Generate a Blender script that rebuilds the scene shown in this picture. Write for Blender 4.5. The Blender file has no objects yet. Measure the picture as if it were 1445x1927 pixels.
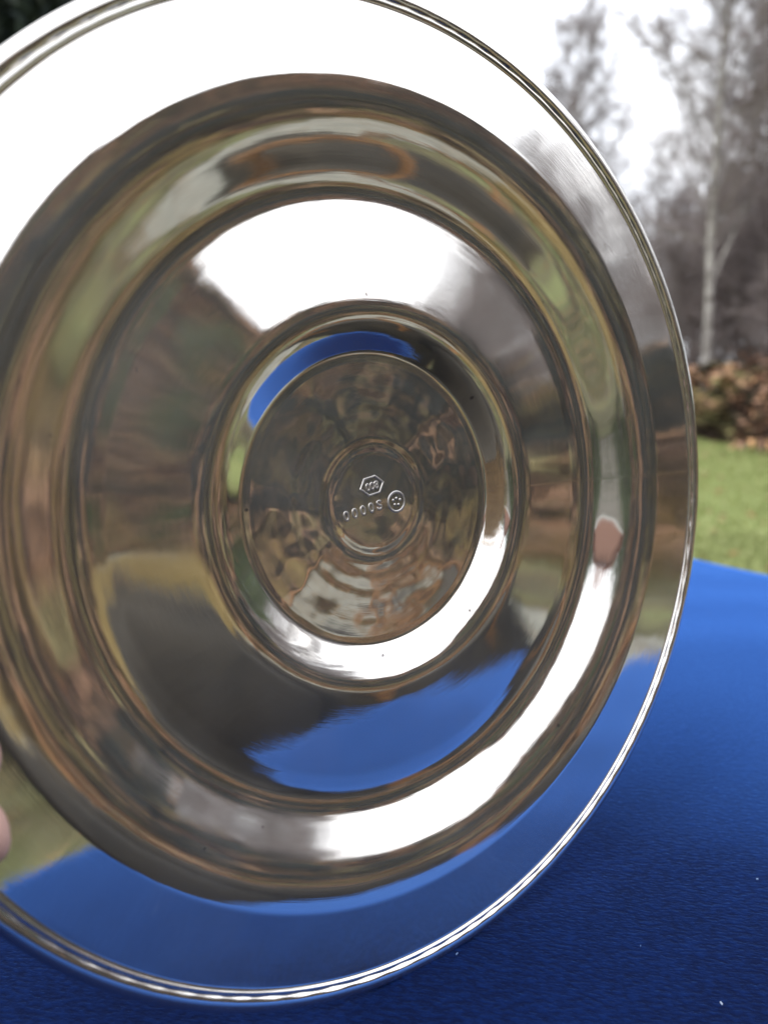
import bpy, bmesh, math, random
import numpy as np
from mathutils import Vector, Matrix, noise as mnoise

S = bpy.context.scene
COL = S.collection
PI = math.pi
rad = math.radians

# ------------------------------------------------------------------ camera
EYE = Vector((0.0, 0.0, 0.94))
cam_d = bpy.data.cameras.new('camera')
cam = bpy.data.objects.new('camera', cam_d)
COL.objects.link(cam)
cam.location = EYE
cam.rotation_euler = (rad(90 - 10), 0, 0)
cam_d.sensor_fit = 'VERTICAL'
cam_d.sensor_height = 36.0
cam_d.lens = 28.02
cam_d.clip_start = 0.01
cam_d.clip_end = 1500
cam_d.dof.use_dof = True
cam_d.dof.focus_distance = 0.265
cam_d.dof.aperture_fstop = 8.5
S.camera = cam

# ------------------------------------------------------------------ world
SUN_EL, SUN_AZ = rad(36), rad(-135)          # azimuth measured from +Y towards +X
world = bpy.data.worlds.new('World')
S.world = world
world.use_nodes = True
nt = world.node_tree
nt.nodes.clear()
w_out = nt.nodes.new('ShaderNodeOutputWorld')
w_bg = nt.nodes.new('ShaderNodeBackground')
w_sky = nt.nodes.new('ShaderNodeTexSky')
w_sky.sky_type = 'NISHITA'
w_sky.sun_disc = False
w_sky.sun_elevation = SUN_EL
w_sky.sun_rotation = SUN_AZ
w_tc = nt.nodes.new('ShaderNodeTexCoord')
w_noise = nt.nodes.new('ShaderNodeTexNoise')
w_noise.inputs['Scale'].default_value = 2.2
w_noise.inputs['Detail'].default_value = 5
w_ramp = nt.nodes.new('ShaderNodeValToRGB')      # pale overcast cloud cover
w_ramp.color_ramp.elements[0].position = 0.3
w_ramp.color_ramp.elements[0].color = (0.80, 0.86, 0.95, 1)
w_ramp.color_ramp.elements[1].position = 0.7
w_ramp.color_ramp.elements[1].color = (1.0, 1.0, 1.0, 1)
w_mul = nt.nodes.new('ShaderNodeMix'); w_mul.data_type = 'RGBA'; w_mul.blend_type = 'MULTIPLY'
w_mul.inputs[0].default_value = 1.0
CLOUD = 20.0
w_mul.inputs[7].default_value = (CLOUD, CLOUD, CLOUD * 1.02, 1)
w_mix = nt.nodes.new('ShaderNodeMix'); w_mix.data_type = 'RGBA'
w_mix.inputs[0].default_value = 0.9
nt.links.new(w_tc.outputs['Generated'], w_noise.inputs['Vector'])
nt.links.new(w_noise.outputs['Fac'], w_ramp.inputs['Fac'])
nt.links.new(w_ramp.outputs['Color'], w_mul.inputs[6])
nt.links.new(w_sky.outputs['Color'], w_mix.inputs[6])
nt.links.new(w_mul.outputs[2], w_mix.inputs[7])
nt.links.new(w_mix.outputs[2], w_bg.inputs['Color'])
w_bg.inputs['Strength'].default_value = 0.1
nt.links.new(w_bg.outputs['Background'], w_out.inputs['Surface'])

sun_d = bpy.data.lights.new('sun', 'SUN')
sun_d.energy = 1.5
sun_d.angle = rad(25)
sun_d.color = (1.0, 0.95, 0.88)
sun = bpy.data.objects.new('sun', sun_d)
COL.objects.link(sun)
_sd = Vector((math.sin(SUN_AZ) * math.cos(SUN_EL), math.cos(SUN_AZ) * math.cos(SUN_EL), math.sin(SUN_EL)))
sun.rotation_euler = _sd.to_track_quat('Z', 'Y').to_euler()

S.view_settings.view_transform = 'Standard'
S.view_settings.look = 'None'
S.view_settings.exposure = 0.0
S.view_settings.gamma = 1.0
S.view_settings.use_curve_mapping = False
S.cycles.max_bounces = 10
S.cycles.glossy_bounces = 8
S.cycles.diffuse_bounces = 3
S.cycles.transparent_max_bounces = 4

# ------------------------------------------------------------------ helpers
rng = np.random.default_rng(7)
random.seed(7)


def link(o, parent=None):
    COL.objects.link(o)
    if parent is not None:
        o.parent = parent
    return o


def tag(o, label=None, cat=None, group=None, kind=None):
    if label: o['label'] = label
    if cat: o['category'] = cat
    if group: o['group'] = group
    if kind: o['kind'] = kind
    return o


def empty(name, loc=(0, 0, 0), rz=0.0):
    o = bpy.data.objects.new(name, None)
    o.empty_display_size = 0.1
    COL.objects.link(o)
    o.location = loc
    o.rotation_euler = (0, 0, rz)
    return o


def copy_tree(o, parent=None):
    c = o.copy()
    COL.objects.link(c)
    c.parent = parent
    for ch in list(o.children):
        copy_tree(ch, c)
    return c


def mesh_np(name, verts, faces, mat, parent=None, smooth=False, uv=None):
    """verts (n,3); faces (m,k) array, or a list of index tuples."""
    me = bpy.data.meshes.new(name)
    if isinstance(faces, np.ndarray):
        v = np.asarray(verts, np.float32)
        k = faces.shape[1]
        me.vertices.add(len(v)); me.vertices.foreach_set('co', v.ravel())
        me.loops.add(faces.size); me.loops.foreach_set('vertex_index', faces.astype(np.int32).ravel())
        me.polygons.add(len(faces))
        me.polygons.foreach_set('loop_start', np.arange(0, faces.size, k, dtype=np.int32))
        me.update(calc_edges=True)
    else:
        me.from_pydata([tuple(p) for p in verts], [], faces)
        me.update()
    me.polygons.foreach_set('use_smooth', np.full(len(me.polygons), bool(smooth)))
    if uv is not None:
        L = me.uv_layers.new(name='UVMap')
        idx = np.zeros(len(me.loops), np.int32); me.loops.foreach_get('vertex_index', idx)
        L.data.foreach_set('uv', np.asarray(uv, np.float32)[idx].ravel())
    me.validate()
    if mat is not None:
        me.materials.append(mat)
    o = bpy.data.objects.new(name, me)
    return link(o, parent)


def bm_obj(name, bm, mat, parent=None, smooth=False):
    me = bpy.data.meshes.new(name)
    bm.normal_update()
    bm.to_mesh(me); bm.free()
    me.polygons.foreach_set('use_smooth', np.full(len(me.polygons), bool(smooth)))
    me.materials.append(mat)
    return link(bpy.data.objects.new(name, me), parent)


class Tubes:
    """collects tapered tubes into one mesh"""
    def __init__(self, n=5):
        self.n, self.v, self.f, self.c = n, [], [], 0

    def add(self, pts, rr, n=None):
        n = n or self.n
        pts = np.asarray(pts, float)
        m = len(pts)
        t = np.gradient(pts, axis=0)
        t /= np.linalg.norm(t, axis=1)[:, None] + 1e-12
        ref = np.array([0, 0, 1.0]) if abs(t[0, 2]) < 0.8 else np.array([1.0, 0, 0])
        a = np.cross(t, ref); a /= np.linalg.norm(a, axis=1)[:, None] + 1e-12
        b = np.cross(t, a)
        th = np.arange(n) * 2 * PI / n
        ring = np.cos(th)[None, :, None] * a[:, None] + np.sin(th)[None, :, None] * b[:, None]
        v = pts[:, None] + ring * np.asarray(rr, float)[:, None, None]
        self.v.append(v.reshape(-1, 3))
        i = np.arange(m - 1)[:, None] * n
        j = np.arange(n)[None, :]
        k = (np.arange(n)[None, :] + 1) % n
        f = np.stack([i + j, i + k, i + n + k, i + n + j], -1).reshape(-1, 4) + self.c
        self.f.append(f)
        self.c += m * n

    def build(self, name, mat, parent=None, smooth=True):
        return mesh_np(name, np.concatenate(self.v), np.concatenate(self.f), mat, parent, smooth)


# ------------------------------------------------------------------ materials
def new_mat(name):
    m = bpy.data.materials.new(name)
    m.use_nodes = True
    n = m.node_tree.nodes
    return m, n, m.node_tree.links, n['Principled BSDF']


def mat_noise(name, c1, c2, scale=5.0, detail=5, rough=0.85, bump=0.0, bscale=None, c3=None, coord='Object', stretch=None, spec=0.3):
    m, n, l, p = new_mat(name)
    tc = n.new('ShaderNodeTexCoord')
    src = tc.outputs[coord]
    if stretch:
        mp = n.new('ShaderNodeMapping'); mp.inputs['Scale'].default_value = stretch
        l.new(src, mp.inputs['Vector']); src = mp.outputs['Vector']
    t = n.new('ShaderNodeTexNoise'); t.inputs['Scale'].default_value = scale; t.inputs['Detail'].default_value = detail
    l.new(src, t.inputs['Vector'])
    r = n.new('ShaderNodeValToRGB')
    r.color_ramp.elements[0].position = 0.3; r.color_ramp.elements[0].color = (*c1, 1)
    r.color_ramp.elements[1].position = 0.7; r.color_ramp.elements[1].color = (*c2, 1)
    if c3:
        e = r.color_ramp.elements.new(0.5); e.color = (*c3, 1)
    l.new(t.outputs['Fac'], r.inputs['Fac'])
    l.new(r.outputs['Color'], p.inputs['Base Color'])
    p.inputs['Roughness'].default_value = rough
    p.inputs['Specular IOR Level'].default_value = spec
    if bump:
        t2 = n.new('ShaderNodeTexNoise'); t2.inputs['Scale'].default_value = bscale or scale * 4; t2.inputs['Detail'].default_value = 6
        l.new(src, t2.inputs['Vector'])
        b = n.new('ShaderNodeBump'); b.inputs['Strength'].default_value = bump; b.inputs['Distance'].default_value = 0.02
        l.new(t2.outputs['Fac'], b.inputs['Height']); l.new(b.outputs['Normal'], p.inputs['Normal'])
    return m


def mat_island(name, stops, rough=0.8, spec=0.25):
    """one colour per loose piece (leaf, frond, blade)"""
    m, n, l, p = new_mat(name)
    g = n.new('ShaderNodeNewGeometry')
    r = n.new('ShaderNodeValToRGB')
    els = r.color_ramp.elements
    while len(els) < len(stops): els.new(0.5)
    for e, (pos, c) in zip(els, stops):
        e.position = pos; e.color = (*c, 1)
    l.new(g.outputs['Random Per Island'], r.inputs['Fac'])
    l.new(r.outputs['Color'], p.inputs['Base Color'])
    p.inputs['Roughness'].default_value = rough
    p.inputs['Specular IOR Level'].default_value = spec
    return m


# silver: polar UV (u = angle, v = radius) drives the polishing marks
def make_silver(name, base_rough, tarnish=True, brush=0.02):
    m, n, l, p = new_mat(name)
    p.inputs['Metallic'].default_value = 1.0
    tc = n.new('ShaderNodeTexCoord')
    if tarnish:
        t = n.new('ShaderNodeTexNoise'); t.inputs['Scale'].default_value = 22; t.inputs['Detail'].default_value = 6
        l.new(tc.outputs['Object'], t.inputs['Vector'])
        r = n.new('ShaderNodeValToRGB')
        r.color_ramp.elements[0].position = 0.25; r.color_ramp.elements[0].color = (0.86, 0.82, 0.76, 1)
        r.color_ramp.elements[1].position = 0.75; r.color_ramp.elements[1].color = (0.93, 0.91, 0.88, 1)
        l.new(t.outputs['Fac'], r.inputs['Fac'])
        sp = n.new('ShaderNodeTexNoise'); sp.inputs['Scale'].default_value = 210; sp.inputs['Detail'].default_value = 1
        l.new(tc.outputs['Object'], sp.inputs['Vector'])
        sr = n.new('ShaderNodeMapRange'); sr.inputs['From Min'].default_value = 0.80; sr.inputs['From Max'].default_value = 0.825
        l.new(sp.outputs['Fac'], sr.inputs['Value'])
        sm = n.new('ShaderNodeMix'); sm.data_type = 'RGBA'; sm.inputs[7].default_value = (0.22, 0.19, 0.17, 1)
        l.new(sr.outputs['Result'], sm.inputs[0]); l.new(r.outputs['Color'], sm.inputs[6]); l.new(sm.outputs[2], p.inputs['Base Color'])
        rr = n.new('ShaderNodeMapRange')
        rr.inputs['From Min'].default_value = 0.3; rr.inputs['From Max'].default_value = 0.75
        rr.inputs['To Min'].default_value = base_rough; rr.inputs['To Max'].default_value = base_rough + 0.025
        t3 = n.new('ShaderNodeTexNoise'); t3.inputs['Scale'].default_value = 60; t3.inputs['Detail'].default_value = 8
        l.new(tc.outputs['Object'], t3.inputs['Vector'])
        l.new(t3.outputs['Fac'], rr.inputs['Value']); l.new(rr.outputs['Result'], p.inputs['Roughness'])
        mp = n.new('ShaderNodeMapping'); mp.inputs['Scale'].default_value = (30, 520, 1)
        l.new(tc.outputs['UV'], mp.inputs['Vector'])
        t2 = n.new('ShaderNodeTexNoise'); t2.inputs['Scale'].default_value = 1; t2.inputs['Detail'].default_value = 4
        l.new(mp.outputs['Vector'], t2.inputs['Vector'])
        b = n.new('ShaderNodeBump'); b.inputs['Strength'].default_value = brush; b.inputs['Distance'].default_value = 0.00008
        l.new(t2.outputs['Fac'], b.inputs['Height']); l.new(b.outputs['Normal'], p.inputs['Normal'])
        hz = n.new('ShaderNodeBsdfAnisotropic'); hz.inputs['Roughness'].default_value = 0.55; hz.inputs['Color'].default_value = (0.88, 0.87, 0.86, 1)
        mxs = n.new('ShaderNodeMixShader'); mxs.inputs[0].default_value = 0.04
        sg = n.new('ShaderNodeTexNoise'); sg.inputs['Scale'].default_value = 9; sg.inputs['Detail'].default_value = 7; sg.inputs['Roughness'].default_value = 0.65
        l.new(tc.outputs['Object'], sg.inputs['Vector'])
        sgr = n.new('ShaderNodeMapRange'); sgr.inputs['From Min'].default_value = 0.50; sgr.inputs['From Max'].default_value = 0.78
        sgr.inputs['To Min'].default_value = 0.065; sgr.inputs['To Max'].default_value = 0.17
        l.new(sg.outputs['Fac'], sgr.inputs['Value'])
        prev = sgr.outputs['Result']
        for ang_, sx_ in ((20, 14), (74, 9), (128, 11), (160, 7)):       # hairline scratches
            m1_ = n.new('ShaderNodeMapping'); m1_.inputs['Rotation'].default_value = (0, 0, rad(ang_))
            m2_ = n.new('ShaderNodeMapping'); m2_.inputs['Scale'].default_value = (sx_, 1500, 1); m2_.inputs['Location'].default_value = (ang_, ang_ * 3.1, 0)
            l.new(tc.outputs['Object'], m1_.inputs['Vector']); l.new(m1_.outputs['Vector'], m2_.inputs['Vector'])
            q_ = n.new('ShaderNodeTexNoise'); q_.inputs['Scale'].default_value = 1.0; q_.inputs['Detail'].default_value = 1
            l.new(m2_.outputs['Vector'], q_.inputs['Vector'])
            r_ = n.new('ShaderNodeMapRange'); r_.inputs['From Min'].default_value = 0.79; r_.inputs['From Max'].default_value = 0.86; r_.inputs['To Max'].default_value = 0.16
            l.new(q_.outputs['Fac'], r_.inputs['Value'])
            mxx = n.new('ShaderNodeMath'); mxx.operation = 'MAXIMUM'
            l.new(prev, mxx.inputs[0]); l.new(r_.outputs['Result'], mxx.inputs[1]); prev = mxx.outputs[0]
        l.new(prev, mxs.inputs[0])
        l.new(p.outputs['BSDF'], mxs.inputs[1]); l.new(hz.outputs['BSDF'], mxs.inputs[2]); l.new(mxs.outputs[0], n['Material Output'].inputs['Surface'])
    else:
        p.inputs['Base Color'].default_value = (0.60, 0.58, 0.56, 1)
        p.inputs['Roughness'].default_value = base_rough
    return m


M_SILVER = make_silver('polished_silver', 0.018, brush=0.08)
M_SILVER_STAMP = make_silver('stamped_silver', 0.38, tarnish=False)


def make_velvet():
    m, n, l, p = new_mat('blue_velvet')
    tc = n.new('ShaderNodeTexCoord')
    mr0 = n.new('ShaderNodeMapping'); mr0.inputs['Rotation'].default_value = (0, 0, rad(43))
    mp = n.new('ShaderNodeMapping'); mp.inputs['Scale'].default_value = (330, 760, 55)
    l.new(tc.outputs['Object'], mr0.inputs['Vector']); l.new(mr0.outputs['Vector'], mp.inputs['Vector'])
    t = n.new('ShaderNodeTexNoise'); t.inputs['Scale'].default_value = 1.0; t.inputs['Detail'].default_value = 3
    l.new(mp.outputs['Vector'], t.inputs['Vector'])
    t2 = n.new('ShaderNodeTexNoise'); t2.inputs['Scale'].default_value = 14; t2.inputs['Detail'].default_value = 5
    l.new(tc.outputs['Object'], t2.inputs['Vector'])
    t3 = n.new('ShaderNodeTexNoise'); t3.inputs['Scale'].default_value = 900; t3.inputs['Detail'].default_value = 2
    l.new(tc.outputs['Object'], t3.inputs['Vector'])
    add = n.new('ShaderNodeMath'); add.operation = 'MULTIPLY_ADD'; add.inputs[1].default_value = 0.5
    l.new(t2.outputs['Fac'], add.inputs[0]); l.new(t.outputs['Fac'], add.inputs[2])
    add2 = n.new('ShaderNodeMath'); add2.operation = 'MULTIPLY_ADD'; add2.inputs[1].default_value = 0.25
    l.new(t3.outputs['Fac'], add2.inputs[0]); l.new(add.outputs[0], add2.inputs[2])
    r = n.new('ShaderNodeValToRGB')
    r.color_ramp.elements[0].position = 0.6; r.color_ramp.elements[0].color = (0.0005, 0.0045, 0.034, 1)
    r.color_ramp.elements[1].position = 1.0; r.color_ramp.elements[1].color = (0.0015, 0.014, 0.088, 1)
    dv = n.new('ShaderNodeMath'); dv.operation = 'MULTIPLY'; dv.inputs[1].default_value = 0.85
    l.new(add2.outputs[0], dv.inputs[0]); l.new(dv.outputs[0], r.inputs['Fac'])
    lw = n.new('ShaderNodeLayerWeight'); lw.inputs['Blend'].default_value = 0.5      # velvet sheen put into the base colour: paler pile tips at grazing view
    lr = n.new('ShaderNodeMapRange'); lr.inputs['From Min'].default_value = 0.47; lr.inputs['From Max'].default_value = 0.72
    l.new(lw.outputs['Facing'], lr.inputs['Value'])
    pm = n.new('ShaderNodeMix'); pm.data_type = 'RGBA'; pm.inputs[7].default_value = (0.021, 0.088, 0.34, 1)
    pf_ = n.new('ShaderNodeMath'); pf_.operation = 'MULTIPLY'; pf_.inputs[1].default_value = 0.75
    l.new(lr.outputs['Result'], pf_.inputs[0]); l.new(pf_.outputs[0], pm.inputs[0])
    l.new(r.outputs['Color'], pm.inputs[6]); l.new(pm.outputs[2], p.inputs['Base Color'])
    p.inputs['Roughness'].default_value = 0.9
    p.inputs['Specular IOR Level'].default_value = 0.1
    p.inputs['Sheen Weight'].default_value = 0.25
    p.inputs['Sheen Roughness'].default_value = 0.35
    p.inputs['Sheen Tint'].default_value = (0.10, 0.34, 1.0, 1)
    b = n.new('ShaderNodeBump'); b.inputs['Strength'].default_value = 0.5; b.inputs['Distance'].default_value = 0.0010
    l.new(add2.outputs[0], b.inputs['Height']); l.new(b.outputs['Normal'], p.inputs['Normal'])
    sh = n.new('ShaderNodeBsdfSheen'); sh.inputs['Roughness'].default_value = 0.25; sh.inputs['Color'].default_value = (0.10, 0.32, 0.95, 1)
    l.new(b.outputs['Normal'], sh.inputs['Normal'])
    ad = n.new('ShaderNodeAddShader'); l.new(p.outputs['BSDF'], ad.inputs[0]); l.new(sh.outputs['BSDF'], ad.inputs[1])
    l.new(ad.outputs[0], n['Material Output'].inputs['Surface'])
    return m


M_VELVET = make_velvet()
M_WOOD = mat_noise('table_wood', (0.10, 0.05, 0.025), (0.2, 0.11, 0.055), 6, stretch=(1, 14, 14), rough=0.6)
M_LAWN = mat_noise('lawn_ground', (0.19, 0.225, 0.075), (0.34, 0.38, 0.15), 1.6, 8, rough=0.95, bump=0.5, bscale=60, c3=(0.265, 0.32, 0.11))
M_BLADE = mat_island('grass_blade', [(0, (0.21, 0.25, 0.08)), (0.6, (0.33, 0.38, 0.14)), (1, (0.45, 0.46, 0.22))], 0.6)
M_EARTH = mat_noise('bank_earth', (0.045, 0.032, 0.024), (0.14, 0.095, 0.065), 2.0, 8, rough=0.95, bump=0.6, bscale=20)
M_ROUGH = mat_noise('rough_mossy_ground', (0.050, 0.038, 0.026), (0.20, 0.23, 0.09), 1.7, 9, rough=0.95, bump=0.6, bscale=50, c3=(0.12, 0.11, 0.06))
M_ROUGHBLADE = mat_island('rough_grass_blade', [(0, (0.045, 0.06, 0.018)), (0.5, (0.10, 0.125, 0.035)), (0.8, (0.16, 0.17, 0.06)), (1, (0.24, 0.19, 0.09))], 0.7)
M_PATH = mat_noise('gravel_path', (0.17, 0.175, 0.145), (0.36, 0.36, 0.31), 5, 10, rough=0.9, bump=0.5, bscale=70)
M_BRACKEN = mat_island('dead_bracken', [(0, (0.045, 0.026, 0.015)), (0.35, (0.10, 0.055, 0.026)), (0.7, (0.17, 0.088, 0.034)), (0.9, (0.23, 0.145, 0.06)), (1, (0.10, 0.115, 0.035))], 0.85)

def mat_patchy(name, stops_a, stops_b, scale, lo, hi, rough=0.85):
    m = mat_island(name, stops_a, rough)
    n, l = m.node_tree.nodes, m.node_tree.links
    p = n['Principled BSDF']
    g = next(q for q in n if q.type == 'NEW_GEOMETRY'); ra = next(q for q in n if q.type == 'VALTORGB')
    rb = n.new('ShaderNodeValToRGB'); els = rb.color_ramp.elements
    while len(els) < len(stops_b): els.new(0.5)
    for e, (pos, c) in zip(els, stops_b): e.position = pos; e.color = (*c, 1)
    l.new(g.outputs['Random Per Island'], rb.inputs['Fac'])
    tc = n.new('ShaderNodeTexCoord'); t = n.new('ShaderNodeTexNoise'); t.inputs['Scale'].default_value = scale; t.inputs['Detail'].default_value = 3
    l.new(tc.outputs['Object'], t.inputs['Vector'])
    mr = n.new('ShaderNodeMapRange'); mr.inputs['From Min'].default_value = lo; mr.inputs['From Max'].default_value = hi
    l.new(t.outputs['Fac'], mr.inputs['Value'])
    mx = n.new('ShaderNodeMix'); mx.data_type = 'RGBA'
    l.new(mr.outputs['Result'], mx.inputs[0]); l.new(ra.outputs['Color'], mx.inputs[6]); l.new(rb.outputs['Color'], mx.inputs[7])
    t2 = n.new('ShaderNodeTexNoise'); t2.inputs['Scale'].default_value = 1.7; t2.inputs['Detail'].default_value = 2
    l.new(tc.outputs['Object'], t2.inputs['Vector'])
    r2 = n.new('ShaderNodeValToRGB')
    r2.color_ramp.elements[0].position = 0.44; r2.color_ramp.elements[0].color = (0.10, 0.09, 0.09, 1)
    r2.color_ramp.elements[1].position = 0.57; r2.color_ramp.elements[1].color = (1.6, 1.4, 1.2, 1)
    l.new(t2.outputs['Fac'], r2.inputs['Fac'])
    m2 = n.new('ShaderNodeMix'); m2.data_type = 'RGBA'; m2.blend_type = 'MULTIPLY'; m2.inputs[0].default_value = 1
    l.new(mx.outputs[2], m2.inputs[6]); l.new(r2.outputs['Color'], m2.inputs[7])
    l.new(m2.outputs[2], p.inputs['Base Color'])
    return m


M_BRACKEN = mat_patchy('dead_bracken', [(0, (0.16, 0.105, 0.085)), (0.4, (0.34, 0.225, 0.17)), (0.75, (0.44, 0.29, 0.20)), (0.92, (0.50, 0.33, 0.19)), (1, (0.56, 0.44, 0.28))],
                       [(0, (0.07, 0.075, 0.04)), (0.5, (0.19, 0.20, 0.10)), (1, (0.30, 0.27, 0.15))], 0.9, 0.50, 0.58)
M_LITTER = mat_island('fallen_leaf', [(0, (0.12, 0.06, 0.025)), (0.6, (0.25, 0.14, 0.05)), (1, (0.34, 0.23, 0.12))], 0.7)
M_DRYGRASS = mat_island('dry_grass', [(0, (0.20, 0.14, 0.05)), (0.6, (0.38, 0.28, 0.10)), (1, (0.5, 0.40, 0.18))], 0.6)
M_BARK = mat_noise('birch_bark', (0.07, 0.06, 0.055), (0.46, 0.44, 0.42), 3.5, 6, rough=0.8, c3=(0.30, 0.28, 0.265), stretch=(1, 1, 2.4), bump=0.3, bscale=20)
M_LIMB = mat_noise('birch_limb', (0.18, 0.155, 0.15), (0.38, 0.35, 0.33), 4, rough=0.85)
M_TWIG = mat_island('birch_twig', [(0, (0.18, 0.15, 0.155)), (0.6, (0.29, 0.245, 0.245)), (1, (0.40, 0.345, 0.33))], 0.85)
M_NEEDLE = mat_island('evergreen_needle', [(0, (0.012, 0.018, 0.018)), (0.6, (0.026, 0.036, 0.034)), (1, (0.05, 0.058, 0.05))], 0.7)
M_HEDGE = mat_island('hedge_leaf', [(0, (0.03, 0.05, 0.016)), (0.6, (0.065, 0.10, 0.028)), (1, (0.12, 0.145, 0.045))], 0.6)
M_TRUNK = mat_noise('dark_bark', (0.03, 0.022, 0.016), (0.10, 0.08, 0.06), 6, rough=0.9, stretch=(3, 3, 0.6))
M_SKIN = mat_noise('skin', (0.56, 0.33, 0.27), (0.66, 0.42, 0.35), 30, rough=0.5, bump=0.05, bscale=300)
M_COAT = mat_noise('dark_coat_cloth', (0.010, 0.010, 0.008), (0.075, 0.062, 0.042), 8, rough=0.8, bump=0.3, bscale=140)
M_JEANS = mat_noise('dark_jeans', (0.016, 0.02, 0.035), (0.04, 0.046, 0.07), 30, rough=0.85, bump=0.2, bscale=200)
M_BOOT = mat_noise('boot_leather', (0.012, 0.010, 0.009), (0.03, 0.024, 0.02), 18, rough=0.5)
M_HAIR = mat_island('ginger_hair', [(0, (0.18, 0.085, 0.025)), (0.6, (0.42, 0.24, 0.075)), (1, (0.64, 0.45, 0.18))], 0.45, 0.5)
M_STRAP = mat_noise('tan_leather', (0.22, 0.10, 0.035), (0.34, 0.17, 0.06), 30, rough=0.5)
M_NAIL = mat_noise('nail', (0.66, 0.45, 0.40), (0.74, 0.54, 0.49), 60, rough=0.25, spec=0.5)
M_EYE = mat_noise('eye_white', (0.7, 0.68, 0.65), (0.78, 0.76, 0.74), 4, rough=0.2)
M_LIP = mat_noise('lip', (0.42, 0.17, 0.15), (0.5, 0.22, 0.19), 40, rough=0.45)
M_CAMBODY = mat_noise('camera_plastic', (0.012, 0.012, 0.013), (0.02, 0.02, 0.021), 60, rough=0.45)
M_LENS = mat_noise('lens_glass', (0.01, 0.01, 0.016), (0.02, 0.018, 0.03), 10, rough=0.05, spec=0.8)
M_LINT = mat_island('lint', [(0, (0.08, 0.16, 0.35)), (0.7, (0.2, 0.3, 0.5)), (1, (0.5, 0.58, 0.7))], 0.9)
M_BRICK = mat_noise('red_brick', (0.36, 0.19, 0.14), (0.46, 0.26, 0.20), 8, rough=0.9)
M_ROOF = mat_noise('roof_tile', (0.20, 0.075, 0.05), (0.30, 0.12, 0.08), 6, rough=0.9)
M_RENDER = mat_noise('beige_render', (0.30, 0.28, 0.25), (0.40, 0.37, 0.33), 3, rough=0.9)
M_PANE = mat_noise('window_pane', (0.03, 0.035, 0.04), (0.05, 0.055, 0.06), 2, rough=0.08, spec=0.6)
M_TRIM = mat_noise('white_paint', (0.68, 0.68, 0.66), (0.78, 0.78, 0.76), 5, rough=0.5)


# ------------------------------------------------------------------ terrain
def sstep(t):
    t = np.clip(t, 0, 1)
    return t * t * (3 - 2 * t)


YB = np.array([-60, -24, -14, -10, -7, -5, -2.7, -0.8, 0.2, 4, 11, 16, 60])
XB = np.array([40, 24, 16.5, 13, 10, 8.6, 7.1, 6.9, 6.7, 6.4, 4.35, 4.1, 4.0])       # foot of the bank
YH = np.array([-60, -40, -30, -24, -16, -12, -9, -6, -4, -2, 0, 2, 5, 10, 14, 20, 60])
HB = np.array([1.0, 4.0, 11.0, 13.0, 10.2, 6.9, 4.9, 3.9, 3.25, 2.6, 1.8, 1.2, 0.7, 0.35, 0.5, 0.8, 1.2])      # height of the bank


def bank_t(x, y):
    return (x - np.interp(y, YB, XB)) / 4.2


def ground_z(x, y):
    x = np.asarray(x, float); y = np.asarray(y, float)
    z = sstep(bank_t(x, y)) * np.interp(y, YH, HB)
    z = z + 0.035 * np.sin(x * 0.9 + 1.3) * np.cos(y * 0.7) * np.clip((np.hypot(x, y) - 1.5) / 3, 0, 1)
    return z


def axis(fine, lim):
    a = np.concatenate([-np.geomspace(fine[1], lim, 26)[::-1], np.arange(-fine[1] + fine[0], fine[1], fine[0]), np.geomspace(fine[1], lim, 26)])
    return np.unique(a)


gx = axis((0.5, 26), 600); gy = axis((0.5, 26), 600)
GX, GY = np.meshgrid(gx, gy)
gv = np.stack([GX.ravel(), GY.ravel(), ground_z(GX, GY).ravel()], 1)
nx, ny = len(gx), len(gy)
ii = (np.arange(ny - 1)[:, None] * nx + np.arange(nx - 1)[None]).ravel()
gf = np.stack([ii, ii + 1, ii + nx + 1, ii + nx], 1)
cxm = gv[gf].mean(1)
on_bank = (bank_t(cxm[:, 0], cxm[:, 1]) > 0.0)
lawn = mesh_np('lawn', gv, gf, M_LAWN, smooth=True)
lawn.data.materials.append(M_EARTH)
lawn.data.materials.append(M_ROUGH)
pol_az = np.degrees(np.arctan2(cxm[:, 0], cxm[:, 1]))
rough_ground = (cxm[:, 1] < 2.6 + 0.5 * np.sin(cxm[:, 0] * 1.1)) & (cxm[:, 0] > -1.0) & (np.hypot(cxm[:, 0], cxm[:, 1]) < 40)
lawn.data.polygons.foreach_set('material_index', np.where(on_bank, 1, np.where(rough_ground, 2, 0)).astype(np.int32))
tag(lawn, kind='structure')

# gravel path along the foot of the bank, then away to the right rear
pp = np.array([(3.2, 1.0), (3.7, -0.5), (4.6, -1.6), (5.9, -2.6), (7.4, -4.4), (9.4, -7.0), (12.0, -10.2), (17, -16), (26, -27)])
tt = np.linspace(0, len(pp) - 1, 90)
pc = np.stack([np.interp(tt, np.arange(len(pp)), pp[:, k]) for k in (0, 1)], 1)
for _ in range(3): pc[1:-1] = (pc[:-2] + 2 * pc[1:-1] + pc[2:]) / 4
td = np.gradient(pc, axis=0); td /= np.linalg.norm(td, axis=1)[:, None]
nd = np.stack([td[:, 1], -td[:, 0]], 1)
W = np.linspace(-0.75, 0.75, 7)
pv = []
for k in range(len(pc)):
    for w in W:
        e = w * (1 + 0.10 * math.sin(k * 1.7 + w * 3))
        q = pc[k] + nd[k] * e
        pv.append((q[0], q[1], float(ground_z(q[0], q[1])) + 0.02))
ii = (np.arange(len(pc) - 1)[:, None] * 7 + np.arange(6)[None]).ravel()
path = mesh_np('path', pv, np.stack([ii, ii + 1, ii + 8, ii + 7], 1), M_PATH, smooth=True)
tag(path, kind='structure')


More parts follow.
